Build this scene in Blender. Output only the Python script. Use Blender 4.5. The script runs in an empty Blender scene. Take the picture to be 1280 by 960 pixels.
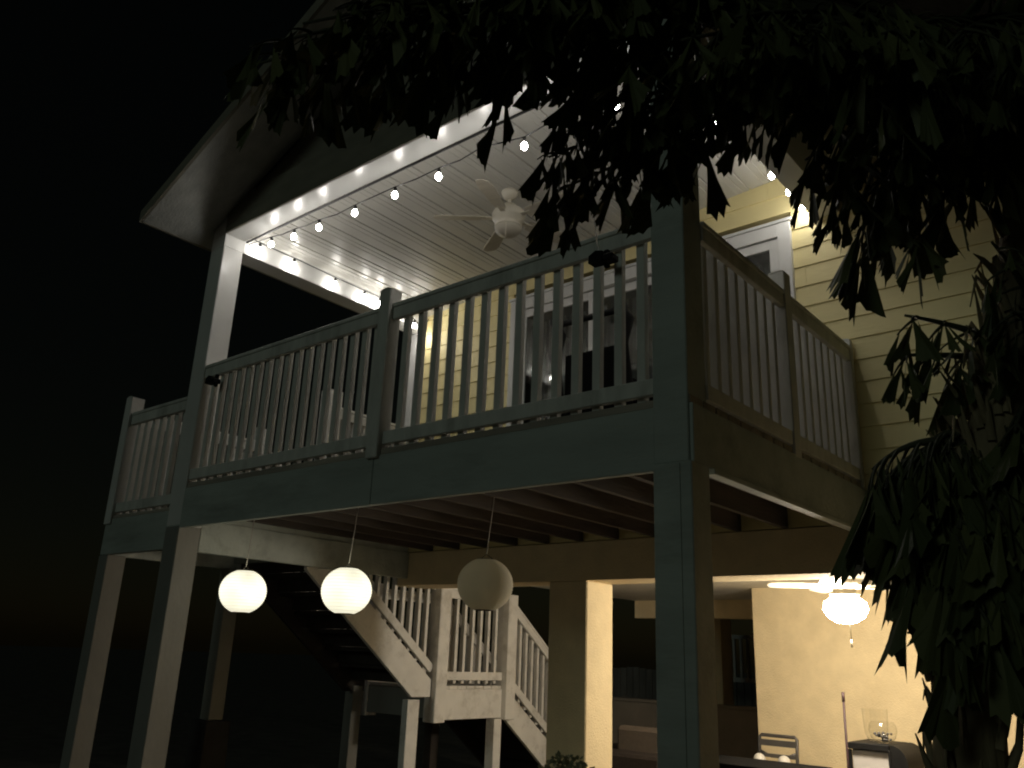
import bpy, bmesh, math, random
from mathutils import Vector, Matrix

random.seed(11)
sc = bpy.context.scene
col = sc.collection
R = math.radians

# ------------------------------------------------------------------ helpers
def tag(o, label=None, cat=None, group=None, kind=None):
    if label: o['label'] = label
    if cat: o['category'] = cat
    if group: o['group'] = group
    if kind: o['kind'] = kind
    return o

def thing(name, loc, label, cat, group=None):
    o = bpy.data.objects.new(name, None)
    o.empty_display_size = 0.1
    col.objects.link(o)
    o.location = loc
    return tag(o, label, cat, group)

def world_loc(o):
    v = Vector((0, 0, 0))
    while o is not None:
        v = v + o.location
        o = o.parent
    return v

class MB:
    """collects shapes in world coordinates; build() makes ONE mesh object"""
    def __init__(self):
        self.bm = bmesh.new()
    def box(self, a, b, bev=0.0, rot=None, mi=0):
        a = Vector(a); b = Vector(b)
        c = (a + b) / 2; d = b - a
        d = Vector((abs(d.x), abs(d.y), abs(d.z)))
        t = bmesh.new()
        bmesh.ops.create_cube(t, size=1)
        for v in t.verts:
            v.co = Vector((v.co.x * d.x, v.co.y * d.y, v.co.z * d.z))
        if bev:
            bmesh.ops.bevel(t, geom=list(t.edges), offset=min(bev, min(d) * 0.3), segments=1, affect='EDGES')
        for v in t.verts:
            v.co = (rot @ v.co if rot else v.co) + c
        self._merge(t, mi)
        return self
    def _merge(self, t, mi=0, smooth=False):
        vm = {}
        for v in t.verts:
            vm[v] = self.bm.verts.new(v.co)
        for f in t.faces:
            try:
                nf = self.bm.faces.new([vm[v] for v in f.verts])
                nf.material_index = mi
                nf.smooth = smooth
            except ValueError:
                pass
        t.free()
    def bar(self, p, q, w, h, up=(0, 0, 1), bev=0.0, mi=0):
        """rectangular bar from p to q; w across, h along up"""
        p = Vector(p); q = Vector(q)
        d = (q - p); L = d.length; d.normalize()
        up = Vector(up); s = d.cross(up).normalized(); u = s.cross(d).normalized()
        m = Matrix((d, s, u)).transposed()
        c = (p + q) / 2
        return self.box(c - Vector((L, w, h)) / 2, c + Vector((L, w, h)) / 2, bev, m, mi)
    def tube(self, pts, rad, n=8, mi=0, caps=True):
        pts = [Vector(p) for p in pts]
        rads = rad if isinstance(rad, (list, tuple)) else [rad] * len(pts)
        rings = []
        nrm = None
        for i, p in enumerate(pts):
            if i == 0: d = pts[1] - pts[0]
            elif i == len(pts) - 1: d = pts[-1] - pts[-2]
            else: d = pts[i + 1] - pts[i - 1]
            d.normalize()
            if nrm is None:
                nrm = d.orthogonal().normalized()
            nrm = (nrm - d * nrm.dot(d)).normalized()
            b = d.cross(nrm)
            rings.append([self.bm.verts.new(p + (nrm * math.cos(2 * math.pi * k / n) + b * math.sin(2 * math.pi * k / n)) * rads[i]) for k in range(n)])
        for i in range(len(rings) - 1):
            for k in range(n):
                f = self.bm.faces.new([rings[i][k], rings[i][(k + 1) % n], rings[i + 1][(k + 1) % n], rings[i + 1][k]])
                f.smooth = True; f.material_index = mi
        if caps:
            f = self.bm.faces.new(rings[0][::-1]); f.material_index = mi
            f = self.bm.faces.new(rings[-1]); f.material_index = mi
        return self
    def lathe(self, c, prof, n=32, mi=0, wob=None):
        """prof: list of (r, z) from bottom to top round vertical axis at c"""
        c = Vector(c); rings = []
        for r, z in prof:
            if r < 1e-5:
                rings.append([self.bm.verts.new(c + Vector((0, 0, z)))])
            else:
                rr = []
                for k in range(n):
                    a = 2 * math.pi * k / n
                    q = r * (1 + (wob(a, z) if wob else 0))
                    rr.append(self.bm.verts.new(c + Vector((q * math.cos(a), q * math.sin(a), z))))
                rings.append(rr)
        for i in range(len(rings) - 1):
            A, B = rings[i], rings[i + 1]
            for k in range(n):
                k2 = (k + 1) % n
                if len(A) == 1 and len(B) == 1: continue
                if len(A) == 1: vs = [A[0], B[k2], B[k]]
                elif len(B) == 1: vs = [A[k], A[k2], B[0]]
                else: vs = [A[k], A[k2], B[k2], B[k]]
                f = self.bm.faces.new(vs); f.smooth = True; f.material_index = mi
        return self
    def prism(self, poly, axis, a, b, mi=0):
        """poly: 2D points; axis 'x' -> (y,z) extruded in x, 'y' -> (x,z) extruded in y, 'z' -> (x,y)"""
        def mk(p, t):
            if axis == 'x': return (t, p[0], p[1])
            if axis == 'y': return (p[0], t, p[1])
            return (p[0], p[1], t)
        A = [self.bm.verts.new(mk(p, a)) for p in poly]
        B = [self.bm.verts.new(mk(p, b)) for p in poly]
        n = len(poly)
        fs = [self.bm.faces.new(A), self.bm.faces.new(B[::-1])]
        for k in range(n):
            fs.append(self.bm.faces.new([A[k], B[k], B[(k + 1) % n], A[(k + 1) % n]]))
        for f in fs: f.material_index = mi
        return self
    def build(self, name, mats, parent=None, fix=True):
        if fix:
            bmesh.ops.recalc_face_normals(self.bm, faces=list(self.bm.faces))
        if parent is not None:
            off = world_loc(parent)
            for v in self.bm.verts: v.co -= off
        me = bpy.data.meshes.new(name)
        self.bm.to_mesh(me); self.bm.free()
        for m in (mats if isinstance(mats, (list, tuple)) else [mats]): me.materials.append(m)
        o = bpy.data.objects.new(name, me)
        col.objects.link(o)
        if parent is not None: o.parent = parent
        return o

def copy_part(o, parent, loc):
    c = o.copy(); col.objects.link(c); c.parent = parent; c.location = loc
    return c

# ------------------------------------------------------------------ materials
def mat(name, base, rough=0.6, var=0.12, scale=6.0, bump=0.15, bscale=40.0, spec=0.4, metal=0.0, stretch=(1, 1, 1), dirt=None, dscale=1.5):
    m = bpy.data.materials.new(name); m.use_nodes = True
    nt = m.node_tree; N = nt.nodes; L = nt.links
    b = N['Principled BSDF']
    b.inputs['Roughness'].default_value = rough
    b.inputs['Specular IOR Level'].default_value = spec
    b.inputs['Metallic'].default_value = metal
    tc = N.new('ShaderNodeTexCoord'); mp = N.new('ShaderNodeMapping')
    mp.inputs['Scale'].default_value = stretch
    L.new(tc.outputs['Object'], mp.inputs['Vector'])
    n1 = N.new('ShaderNodeTexNoise'); n1.inputs['Scale'].default_value = scale; n1.inputs['Detail'].default_value = 6
    L.new(mp.outputs['Vector'], n1.inputs['Vector'])
    r = N.new('ShaderNodeValToRGB')
    lo = [c * (1 - var) for c in base]; hi = [min(1, c * (1 + var)) for c in base]
    r.color_ramp.elements[0].position = 0.3; r.color_ramp.elements[1].position = 0.7
    r.color_ramp.elements[0].color = (*lo, 1); r.color_ramp.elements[1].color = (*hi, 1)
    L.new(n1.outputs['Fac'], r.inputs['Fac'])
    out = r.outputs['Color']
    if dirt:
        n2 = N.new('ShaderNodeTexNoise'); n2.inputs['Scale'].default_value = dscale; n2.inputs['Detail'].default_value = 8
        n2.inputs['Roughness'].default_value = 0.7
        L.new(mp.outputs['Vector'], n2.inputs['Vector'])
        r2 = N.new('ShaderNodeValToRGB')
        r2.color_ramp.elements[0].position = 0.5; r2.color_ramp.elements[1].position = 0.72
        r2.color_ramp.elements[0].color = (0, 0, 0, 1); r2.color_ramp.elements[1].color = (0.55, 0.55, 0.55, 1)
        L.new(n2.outputs['Fac'], r2.inputs['Fac'])
        mx = N.new('ShaderNodeMixRGB')
        L.new(r2.outputs['Color'], mx.inputs['Fac']); L.new(out, mx.inputs['Color1'])
        mx.inputs['Color2'].default_value = (*dirt, 1)
        out = mx.outputs['Color']
    L.new(out, b.inputs['Base Color'])
    if bump:
        n3 = N.new('ShaderNodeTexNoise'); n3.inputs['Scale'].default_value = bscale; n3.inputs['Detail'].default_value = 5
        L.new(mp.outputs['Vector'], n3.inputs['Vector'])
        bp = N.new('ShaderNodeBump'); bp.inputs['Strength'].default_value = bump; bp.inputs['Distance'].default_value = 0.01
        L.new(n3.outputs['Fac'], bp.inputs['Height']); L.new(bp.outputs['Normal'], b.inputs['Normal'])
    return m

def emit(name, color, strength):
    m = bpy.data.materials.new(name); m.use_nodes = True
    b = m.node_tree.nodes['Principled BSDF']
    b.inputs['Base Color'].default_value = (0.8, 0.8, 0.78, 1)
    b.inputs['Emission Color'].default_value = (*color, 1)
    b.inputs['Emission Strength'].default_value = strength
    return m

WHITE = mat('white_trim_paint', (0.66, 0.66, 0.64), 0.5, 0.06, 3, 0.12, 30, dirt=(0.42, 0.42, 0.38))
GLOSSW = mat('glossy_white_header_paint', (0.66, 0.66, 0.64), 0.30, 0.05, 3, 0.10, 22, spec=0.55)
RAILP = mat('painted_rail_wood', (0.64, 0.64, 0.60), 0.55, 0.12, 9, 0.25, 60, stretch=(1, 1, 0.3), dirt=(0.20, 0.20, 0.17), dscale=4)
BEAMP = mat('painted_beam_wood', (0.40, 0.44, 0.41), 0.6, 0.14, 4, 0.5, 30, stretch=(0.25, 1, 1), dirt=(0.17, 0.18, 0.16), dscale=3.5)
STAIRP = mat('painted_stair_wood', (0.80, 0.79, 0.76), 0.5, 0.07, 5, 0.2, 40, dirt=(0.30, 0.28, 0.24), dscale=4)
DECKW = mat('weathered_deck_board', (0.36, 0.32, 0.27), 0.75, 0.25, 8, 0.4, 50, stretch=(0.15, 1, 1))
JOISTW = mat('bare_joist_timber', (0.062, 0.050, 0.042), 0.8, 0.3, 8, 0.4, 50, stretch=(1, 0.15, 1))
DARKT = mat('bare_and_unlit_timber', (0.045, 0.038, 0.032), 0.8, 0.25, 8, 0.4, 50)  # bare dark wood for treads; also darkens far-side parts to look unlit
CEIL = mat('vinyl_ceiling_panel', (0.58, 0.57, 0.53), 0.38, 0.05, 2, 0.06, 14, spec=0.5)
SIDE = mat('pale_yellow_lap_siding', (0.76, 0.66, 0.34), 0.55, 0.05, 3, 0.18, 45, stretch=(0.3, 1, 1), dirt=(0.60, 0.52, 0.30), dscale=1.2)
STUCCO = mat('yellow_stucco', (0.74, 0.61, 0.38), 0.85, 0.07, 5, 0.55, 70, dirt=(0.62, 0.50, 0.30), dscale=2)
STUCCOC = mat('cream_stucco_ceiling', (0.74, 0.70, 0.60), 0.85, 0.05, 4, 0.3, 60)
SOFF = mat('grey_textured_soffit', (0.40, 0.41, 0.38), 0.8, 0.12, 12, 0.5, 45, stretch=(0.4, 1, 1))
POSTP = mat('dimmed_white_post_paint', (0.22, 0.22, 0.20), 0.6, 0.1, 5, 0.25, 40, stretch=(1, 1, 0.4), dirt=(0.15, 0.15, 0.13), dscale=2.5)  # white paint greyed to look less lit, plus patchy dirt
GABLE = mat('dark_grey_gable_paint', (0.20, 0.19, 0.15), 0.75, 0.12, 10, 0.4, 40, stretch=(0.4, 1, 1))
ROOFM = mat('asphalt_shingle', (0.06, 0.06, 0.06), 0.9, 0.3, 20, 0.5, 60)
BLACKM = mat('black_plastic', (0.008, 0.008, 0.008), 0.6, 0.2, 10, 0.1, 60, spec=0.12)
BLACKF = mat('black_sling_fabric', (0.005, 0.005, 0.005), 0.9, 0.2, 30, 0.3, 200, spec=0.05)
BRONZE = mat('dark_bronze_metal', (0.05, 0.04, 0.035), 0.4, 0.15, 20, 0.1, 60, metal=0.6)
GREYM = mat('grey_powder_coated_metal', (0.09, 0.085, 0.08), 0.45, 0.1, 12, 0.1, 60, metal=0.3)
LTGREY = mat('light_grey_panel', (0.42, 0.40, 0.38), 0.5, 0.06, 8, 0.1, 60)
TAUPE = mat('taupe_cushion_fabric', (0.12, 0.095, 0.075), 0.95, 0.1, 20, 0.4, 160)
DARKF = mat('dark_brown_wicker', (0.03, 0.022, 0.018), 0.7, 0.3, 40, 0.6, 120)
FANW = mat('cream_fan_enamel', (0.66, 0.62, 0.52), 0.35, 0.04, 5, 0.05, 40)
FANB = mat('pale_wood_fan_blade', (0.48, 0.44, 0.36), 0.5, 0.12, 6, 0.1, 40, stretch=(1, 6, 1))
FROST = mat('frosted_fan_bowl', (0.45, 0.42, 0.35), 0.4, 0.05, 5, 0.03, 40)
STANDIN = mat('stand_in_dark', (0.035, 0.034, 0.032), 0.9, 0.25, 6, 0.5, 50)
FENCEW = mat('old_grey_fence_wood', (0.10, 0.095, 0.085), 0.85, 0.25, 6, 0.4, 60, stretch=(1, 1, 0.2))
NWHITE = mat('faded_white_picket_paint', (0.34, 0.33, 0.31), 0.7, 0.1, 6, 0.2, 60)
WIRE = mat('black_cable', (0.02, 0.02, 0.02), 0.5, 0.2, 20, 0.05, 60)
PLWHITE = mat('white_plastic', (0.75, 0.72, 0.66), 0.4, 0.05, 10, 0.05, 60)
GRASS = mat('bounce_yard', (0.10, 0.095, 0.08), 0.95, 0.3, 3, 0.8, 60)  # sand tone picked to bounce light up to soffit and joists
BLIND = mat('grey_vertical_blind', (0.16, 0.165, 0.16), 0.8, 0.08, 10, 0.1, 60)
ROOM = mat('dim_room_paint', (0.10, 0.095, 0.085), 0.9, 0.08, 5, 0.1, 60)
PICT = mat('muted_red_picture', (0.22, 0.08, 0.06), 0.6, 0.4, 6, 0.0)

def lantern_paper(name, color, lit, base=(0.60, 0.60, 0.52)):
    m = mat(name, base, 0.9, 0.05, 8, 0.3, 60)
    nt = m.node_tree; N = nt.nodes; L = nt.links; b = N['Principled BSDF']
    if lit:
        tc = N.new('ShaderNodeTexCoord'); n = N.new('ShaderNodeTexNoise'); n.inputs['Scale'].default_value = 5
        L.new(tc.outputs['Object'], n.inputs['Vector'])
        mr = N.new('ShaderNodeMapRange'); mr.inputs['From Min'].default_value = 0.3; mr.inputs['From Max'].default_value = 0.7
        mr.inputs['To Min'].default_value = lit * 0.85; mr.inputs['To Max'].default_value = lit * 1.15
        L.new(n.outputs['Fac'], mr.inputs['Value'])
        # bulb sits in the middle, so paper glows less towards the rims; wire ribs show as thin dim rings
        sx = N.new('ShaderNodeSeparateXYZ'); L.new(tc.outputs['Object'], sx.inputs[0])
        a1 = N.new('ShaderNodeMath'); a1.operation = 'ADD'; a1.inputs[1].default_value = 0.5; L.new(sx.outputs['Z'], a1.inputs[0])
        sq = N.new('ShaderNodeMath'); sq.operation = 'POWER'; sq.inputs[1].default_value = 2.0; ab = N.new('ShaderNodeMath'); ab.operation = 'ABSOLUTE'
        L.new(a1.outputs[0], ab.inputs[0]); L.new(ab.outputs[0], sq.inputs[0])
        fl = N.new('ShaderNodeMath'); fl.operation = 'MULTIPLY_ADD'; fl.inputs[1].default_value = -13.0; fl.inputs[2].default_value = 1.0; L.new(sq.outputs[0], fl.inputs[0])
        wv = N.new('ShaderNodeMath'); wv.operation = 'MULTIPLY'; wv.inputs[1].default_value = 2 * math.pi / 0.0235; L.new(a1.outputs[0], wv.inputs[0])
        cs = N.new('ShaderNodeMath'); cs.operation = 'COSINE'; L.new(wv.outputs[0], cs.inputs[0])
        rb_ = N.new('ShaderNodeMapRange'); rb_.inputs['From Min'].default_value = 0.75; rb_.inputs['From Max'].default_value = 1.0; rb_.inputs['To Min'].default_value = 1.0; rb_.inputs['To Max'].default_value = 0.66; L.new(cs.outputs[0], rb_.inputs['Value'])
        m1 = N.new('ShaderNodeMath'); m1.operation = 'MULTIPLY'; L.new(mr.outputs['Result'], m1.inputs[0]); L.new(fl.outputs[0], m1.inputs[1])
        m2 = N.new('ShaderNodeMath'); m2.operation = 'MULTIPLY'; L.new(m1.outputs[0], m2.inputs[0]); L.new(rb_.outputs['Result'], m2.inputs[1])
        L.new(m2.outputs[0], b.inputs['Emission Strength'])
        b.inputs['Emission Color'].default_value = (*color, 1)
    else:
        t = N.new('ShaderNodeBsdfTranslucent'); t.inputs['Color'].default_value = (0.85, 0.80, 0.66, 1)
        mx = N.new('ShaderNodeMixShader'); mx.inputs['Fac'].default_value = 0.45
        L.new(b.outputs[0], mx.inputs[1]); L.new(t.outputs[0], mx.inputs[2]); L.new(mx.outputs[0], N['Material Output'].inputs['Surface'])
    return m
LANT = lantern_paper('lit_lantern_paper', (1.0, 0.95, 0.72), 1.4)
LANTOFF = lantern_paper('unlit_lantern_paper', (1, 1, 1), 0, (0.80, 0.78, 0.68))
BULB = emit('lit_bulb_glass', (1.0, 0.95, 0.88), 78)
FANL = emit('lit_fan_globe', (1.0, 0.87, 0.68), 200)

def leaf_mat():
    m = bpy.data.materials.new('fishtail_leaf'); m.use_nodes = True
    nt = m.node_tree; N = nt.nodes; L = nt.links; b = N['Principled BSDF']
    b.inputs['Roughness'].default_value = 0.5
    b.inputs['Specular IOR Level'].default_value = 0.25
    g = N.new('ShaderNodeNewGeometry')
    r = N.new('ShaderNodeValToRGB')
    r.color_ramp.elements[0].color = (0.06, 0.075, 0.028, 1); r.color_ramp.elements[1].color = (0.12, 0.13, 0.05, 1)
    L.new(g.outputs['Random Per Island'], r.inputs['Fac'])
    L.new(r.outputs['Color'], b.inputs['Base Color'])
    return m
LEAF = leaf_mat()
STEM = mat('palm_stem_fibre', (0.24, 0.20, 0.12), 0.85, 0.4, 8, 0.8, 40, stretch=(1, 1, 0.25))
RACHIS = mat('palm_rachis', (0.05, 0.055, 0.028), 0.7, 0.2, 10, 0.1, 60)
SHRUBL = mat('pale_shrub_leaf', (0.16, 0.17, 0.11), 0.6, 0.25, 12, 0.1, 60)

def thin_glass(name, tint=(0.9, 0.92, 0.9), ior=1.5):
    m = bpy.data.materials.new(name); m.use_nodes = True
    nt = m.node_tree; N = nt.nodes; L = nt.links
    N.remove(N['Principled BSDF'])
    t = N.new('ShaderNodeBsdfTransparent'); t.inputs['Color'].default_value = (*tint, 1)
    gl = N.new('ShaderNodeBsdfGlossy'); gl.inputs['Roughness'].default_value = 0.03
    lwt = N.new('ShaderNodeLayerWeight'); lwt.inputs['Blend'].default_value = 0.5
    pw = N.new('ShaderNodeMath'); pw.operation = 'POWER'; pw.inputs[1].default_value = 4.0
    L.new(lwt.outputs['Facing'], pw.inputs[0])
    fr = N.new('ShaderNodeMapRange'); fr.inputs['To Min'].default_value = ((ior - 1) / (ior + 1)) ** 2 * 1.6; fr.inputs['To Max'].default_value = 0.9
    L.new(pw.outputs[0], fr.inputs['Value'])
    mx = N.new('ShaderNodeMixShader')
    L.new(fr.outputs['Result'], mx.inputs['Fac']); L.new(t.outputs[0], mx.inputs[1]); L.new(gl.outputs[0], mx.inputs[2])
    L.new(mx.outputs[0], N['Material Output'].inputs['Surface'])
    return m
GLASS = thin_glass('door_glass', (0.75, 0.78, 0.76), 1.7)
JAR = thin_glass('clear_glassware', (0.97, 0.97, 0.96), 1.45)

# ------------------------------------------------------------------ layout constants (metres)
YF = 3.65            # front face of deck
YW = 6.31            # house wall
XL0, XL1 = -6.90, -6.68   # left corner post
XM0, XM1 = -2.13, -1.93   # right corner post
ZB, ZT = 2.51, 2.845      # deck beam
ZE = 2.67                 # top of the lower side landing beam
ZC = 5.55                 # porch ceiling

# ------------------------------------------------------------------ ground
g = MB()
g.box((-150, -150, -0.3), (150, 150, 0))
tag(g.build('ground', GRASS), 'yard under the raised house, toned to bounce light', 'ground', kind='structure')
g = MB()
g.box((-6.9, 6.1, 0.001), (1.3, 14.2, 0.06))
tag(g.build('patio_slab', mat('patio_concrete', (0.28, 0.26, 0.23), 0.9, 0.15, 3, 0.4, 50)), 'concrete floor below the house', 'floor', kind='structure')

# ------------------------------------------------------------------ house
house = thing('house', (-2.9, YW, 0), 'pale yellow lap sided house raised on stucco columns with a gabled porch roof', 'house')

# lap siding: sawtooth profile in (y,z), extruded along x
def siding(x0, x1, z0, z1, holes=()):
    mb = MB()
    e = 0.178
    z = z0
    rj = random.Random(5)
    while z < z1 - 1e-4:
        zt = min(z + e, z1)
        spans = []; xa = x0; xb = x0 + rj.uniform(0.6, 3.4)
        while xb < x1 - 0.3:
            spans.append((xa, xb - 0.0015)); xa = xb + 0.0015; xb += 3.66
        spans.append((xa, x1))
        for (hx0, hx1, hz0, hz1) in holes:
            if zt > hz0 + 0.001 and z < hz1 - 0.001:
                ns = []
                for a, b in spans:
                    if hx0 > a: ns.append((a, min(b, hx0)))
                    if hx1 < b: ns.append((max(a, hx1), b))
                spans = [s for s in ns if s[1] - s[0] > 0.01]
        for a, b in spans:
            mb.prism([(YW, z), (YW + 0.012, zt - 0.004), (YW + 0.012, zt), (YW + 0.08, zt), (YW + 0.08, z)], 'x', a, b)
        z = zt
    return mb
DX0, DX1, DZ1 = -5.38, -2.33, 5.18
siding(-6.815, 1.2, 2.61, 6.6, [(DX0, DX1, 2.9, DZ1)]).build('siding_wall', SIDE, house)
mb = MB(); mb.box((-6.93, YW - 0.02, 2.55), (-6.815, YW + 0.1, 5.56), 0.004); mb.build('corner_board', WHITE, house); mb = MB(); mb.box((1.2, YW - 0.02, 2.55), (1.32, YW + 0.1, 5.4), 0.004)
mb.build('corner_board', WHITE, house)
mb = MB(); mb.box((-6.93, YW + 0.1, 2.55), (-6.83, 14, 5.56)); mb.box((1.2, YW + 0.1, 2.55), (1.3, 14, 5.4)); mb.box((-6.83, 13.9, 2.55), (1.2, 14, 5.4))
mb.build('side_wall', SIDE, house)

# dark interior behind the sliding door
mb = MB()
mb.box((DX0 - 0.3, 9.2, 2.86), (DX1 + 0.3, 9.25, 5.3))
mb.box((DX0 - 0.35, YW + 0.1, 2.86), (DX0 - 0.3, 9.25, 5.3)); mb.box((DX1 + 0.3, YW + 0.1, 2.86), (DX1 + 0.35, 9.25, 5.3))
mb.box((DX0 - 0.35, YW + 0.1, 5.3), (DX1 + 0.35, 9.25, 5.34)); mb.box((DX0 - 0.35, YW + 0.1, 2.82), (DX1 + 0.35, 9.25, 2.86))
mb.build('room', ROOM, house)

# three panel sliding door
door = MB()
fy0, fy1 = YW - 0.035, YW + 0.08
door.box((DX0, fy0, 2.86), (DX0 + 0.11, fy1, DZ1), 0.003)
door.box((DX1 - 0.11, fy0, 2.86), (DX1, fy1, DZ1), 0.003)
door.box((DX0 + 0.11, fy0, 5.06), (DX1 - 0.11, fy1, DZ1), 0.003)
door.box((DX0 + 0.11, fy0, 2.86), (DX1 - 0.11, fy1, 2.92), 0.003)
door.box((DX0 - 0.02, fy0 - 0.012, DZ1 + 0.001), (DX1 + 0.02, fy1, DZ1 + 0.03), 0.003)
door = door.build('sliding_door', WHITE, house)
w = (DX1 - DX0 - 0.22) / 3
for k in range(3):
    a = DX0 + 0.11 + k * w; b = a + w
    y = YW - 0.01 + (0.035 if k == 1 else 0)
    s = MB()
    lo = a + (0.003 if k == 0 else -0.02); hi = b + (0.02 if k < 2 else -0.003)
    s.box((lo, y, 2.925), (lo + 0.085, y + 0.03, 5.055), 0.003)
    s.box((hi - 0.085, y, 2.925), (hi, y + 0.03, 5.055), 0.003)
    s.box((lo + 0.085, y, 4.97), (hi - 0.085, y + 0.03, 5.055), 0.003)
    s.box((lo + 0.085, y, 2.925), (hi - 0.085, y + 0.03, 3.03), 0.003)
    s.build('sash', WHITE, door)
    p = MB(); p.box((lo + 0.085, y + 0.011, 3.03), (hi - 0.085, y + 0.017, 4.97))
    p.build('pane', GLASS, door)
mb = MB(); mb.box((DX0 + 0.11 + w - 0.01, YW - 0.06, 3.75), (DX0 + 0.11 + w + 0.02, YW - 0.012, 4.0), 0.006); mb.build('handle', WHITE, door)
mb = MB()
for k in range(33):
    x = DX0 + 0.15 + k * 0.084
    mb.bar((x, YW + 0.16, 2.95), (x, YW + 0.16, 4.95), 0.075, 0.004, (math.sin(0.5), math.cos(0.5), 0))
mb.build('vertical_blind', BLIND, house)

# porch headers
mb = MB(); mb.box((XL0, YF, 5.26), (XM1, YF + 0.2, 5.60), 0.004); fh = mb.build('front_header', GLOSSW, house)
mb = MB(); mb.box((XL1 + 0.001, YF - 0.014, 5.262), (XM0 - 0.001, YF - 0.001, 5.598), 0.002); mb.build('header_shade_sheet', GABLE, fh)  # thin dark sheet added to shade the header's white front
mb = MB(); mb.box((XL0, YF + 0.2, 5.14), (XL1, YW, 5.60), 0.004); mb.build('side_header', GLOSSW, house)
mb = MB(); mb.box((XM0, YF + 0.2, 5.14), (XM1, YW, 5.60), 0.004); mb.build('side_header', GLOSSW, house)

# ceiling panels: grooved strips running front to back
def zc(x): return 5.33 + (x - XL1) * 0.071
prof = []
x = XL1
k = 0
while x < XM0 - 0.25:
    for w_, g_, d_ in ((0.115, 0.012, 0.004), (0.045, 0.012, 0.007), (0.045, 0.022, 0.016)):
        prof += [(x, zc(x)), (x + w_, zc(x + w_)), (x + w_ + 0.004, zc(x + w_) + d_), (x + w_ + g_ - 0.004, zc(x + w_) + d_)]
        x += w_ + g_
prof += [(XM0, zc(XM0)), (XM0, zc(XM0) + 0.08), (XL1, zc(XL1) + 0.08)]
mb = MB(); mb.prism(prof, 'y', YF + 0.2, YW + 0.01); mb.build('porch_ceiling', CEIL, house)

# roof
SL = 0.45; XE, ZE0 = -7.11, 5.26; XR = -2.9; ZR = ZE0 + SL * (XR - XE); XE2 = 2 * XR - XE
Y0, Y1 = 3.03, 14.4
mb = MB()
mb.prism([(XE, ZE0 + 0.02), (XR, ZR + 0.02), (XE2, ZE0 + 0.02), (XE2, ZE0 + 0.13), (XR, ZR + 0.14), (XE, ZE0 + 0.13)], 'y', Y0 + 0.03, Y1)
roof = mb.build('roof', ROOFM, house)
mb = MB()
mb.prism([(XE - 0.02, ZE0 - 0.01), (XR, ZR - 0.01), (XE2 + 0.02, ZE0 - 0.01), (XE2 + 0.02, ZE0 + 0.10), (XR, ZR + 0.11), (XE - 0.02, ZE0 + 0.10)], 'y', Y0, Y0 + 0.028)
mb.box((XE - 0.025, Y0 + 0.03, ZE0 - 0.01), (XE - 0.002, Y1, ZE0 + 0.10))
mb.build('fascia', GABLE, roof)
mb = MB()
mb.prism([(XE, ZE0), (XR, ZR), (XE2, ZE0), (XE2, ZE0 + 0.018), (XR, ZR + 0.018), (XE, ZE0 + 0.018)], 'y', Y0 + 0.03, YF - 0.002)
mb.prism([(XE, ZE0), (XL0 - 0.002, ZE0 + SL * 0.2), (XL0 - 0.002, ZE0 + SL * 0.2 + 0.018), (XE, ZE0 + 0.018)], 'y', YF, Y1)
mb.build('soffit', SOFF, roof)
# gable wall above the porch header
mb = MB()
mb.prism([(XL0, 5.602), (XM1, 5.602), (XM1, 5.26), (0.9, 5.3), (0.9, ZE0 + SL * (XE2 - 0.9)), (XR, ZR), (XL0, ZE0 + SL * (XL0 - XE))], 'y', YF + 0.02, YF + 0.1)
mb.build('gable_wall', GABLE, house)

# undercroft: stucco header, columns, ceiling, back wall
mb = MB(); mb.box((-6.9, YW - 0.005, 2.26), (1.3, YW + 0.42, 2.599)); mb.build('stucco_header', STUCCO, house)
for (a, b) in ((-4.80, -4.38), (-1.05, -0.63)):
    mb = MB(); mb.box((a, YW, 0.06), (b, YW + 0.42, 2.259), 0.01); mb.build('column', STUCCO, house)
mb = MB(); mb.box((-6.9, 13.4, 0.06), (-6.6, 13.8, 2.449), 0.01); mb.build('column', STUCCO, house)
mb = MB(); mb.box((-6.9, YW + 0.42, 2.45), (1.3, 14, 2.54)); mb.build('undercroft_ceiling', STUCCOC, house)
mb = MB(); mb.box((-4.27, 9.5, 0.06), (1.3, 9.65, 2.449)); mb.box((1.15, YW + 0.42, 0.06), (1.3, 9.5, 2.449)); mb.build('undercroft_wall', STUCCO, house)
mb = MB(); mb.box((-6.9, 11.2, 2.2), (-4.265, 11.5, 2.449)); mb.build('rear_beam', STUCCO, house)
mb = MB(); mb.box((-4.26, 9.655, 0.06), (-4.12, 13.9, 2.449)); mb.build('return_wall', STUCCO, house)

# ------------------------------------------------------------------ deck
deck = thing('raised_deck', (-4.4, 5.0, 0), 'white painted wooden deck on tall posts with baluster railings', 'deck')
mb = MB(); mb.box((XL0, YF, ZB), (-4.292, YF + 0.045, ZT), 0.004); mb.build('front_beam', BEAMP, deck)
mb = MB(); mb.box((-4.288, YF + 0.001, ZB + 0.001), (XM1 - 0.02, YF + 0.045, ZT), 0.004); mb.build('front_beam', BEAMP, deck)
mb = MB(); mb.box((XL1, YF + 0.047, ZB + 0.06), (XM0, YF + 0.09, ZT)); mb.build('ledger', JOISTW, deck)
mb = MB(); mb.box((XM1 - 0.02, YF + 0.01, ZB + 0.03), (XM1 + 0.02, YW - 0.01, ZT), 0.004)
mb.box((XM1 - 0.03, YF + 0.2, ZB), (XM1 + 0.035, YW - 0.01, ZB + 0.03), 0.003); mb.build('side_beam', BEAMP, deck)
mb = MB(); mb.box((XL1 - 0.06, YF + 0.2, 2.33), (XL1, YW - 0.01, 2.60), 0.004); mb.build('side_beam', BEAMP, deck)
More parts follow.
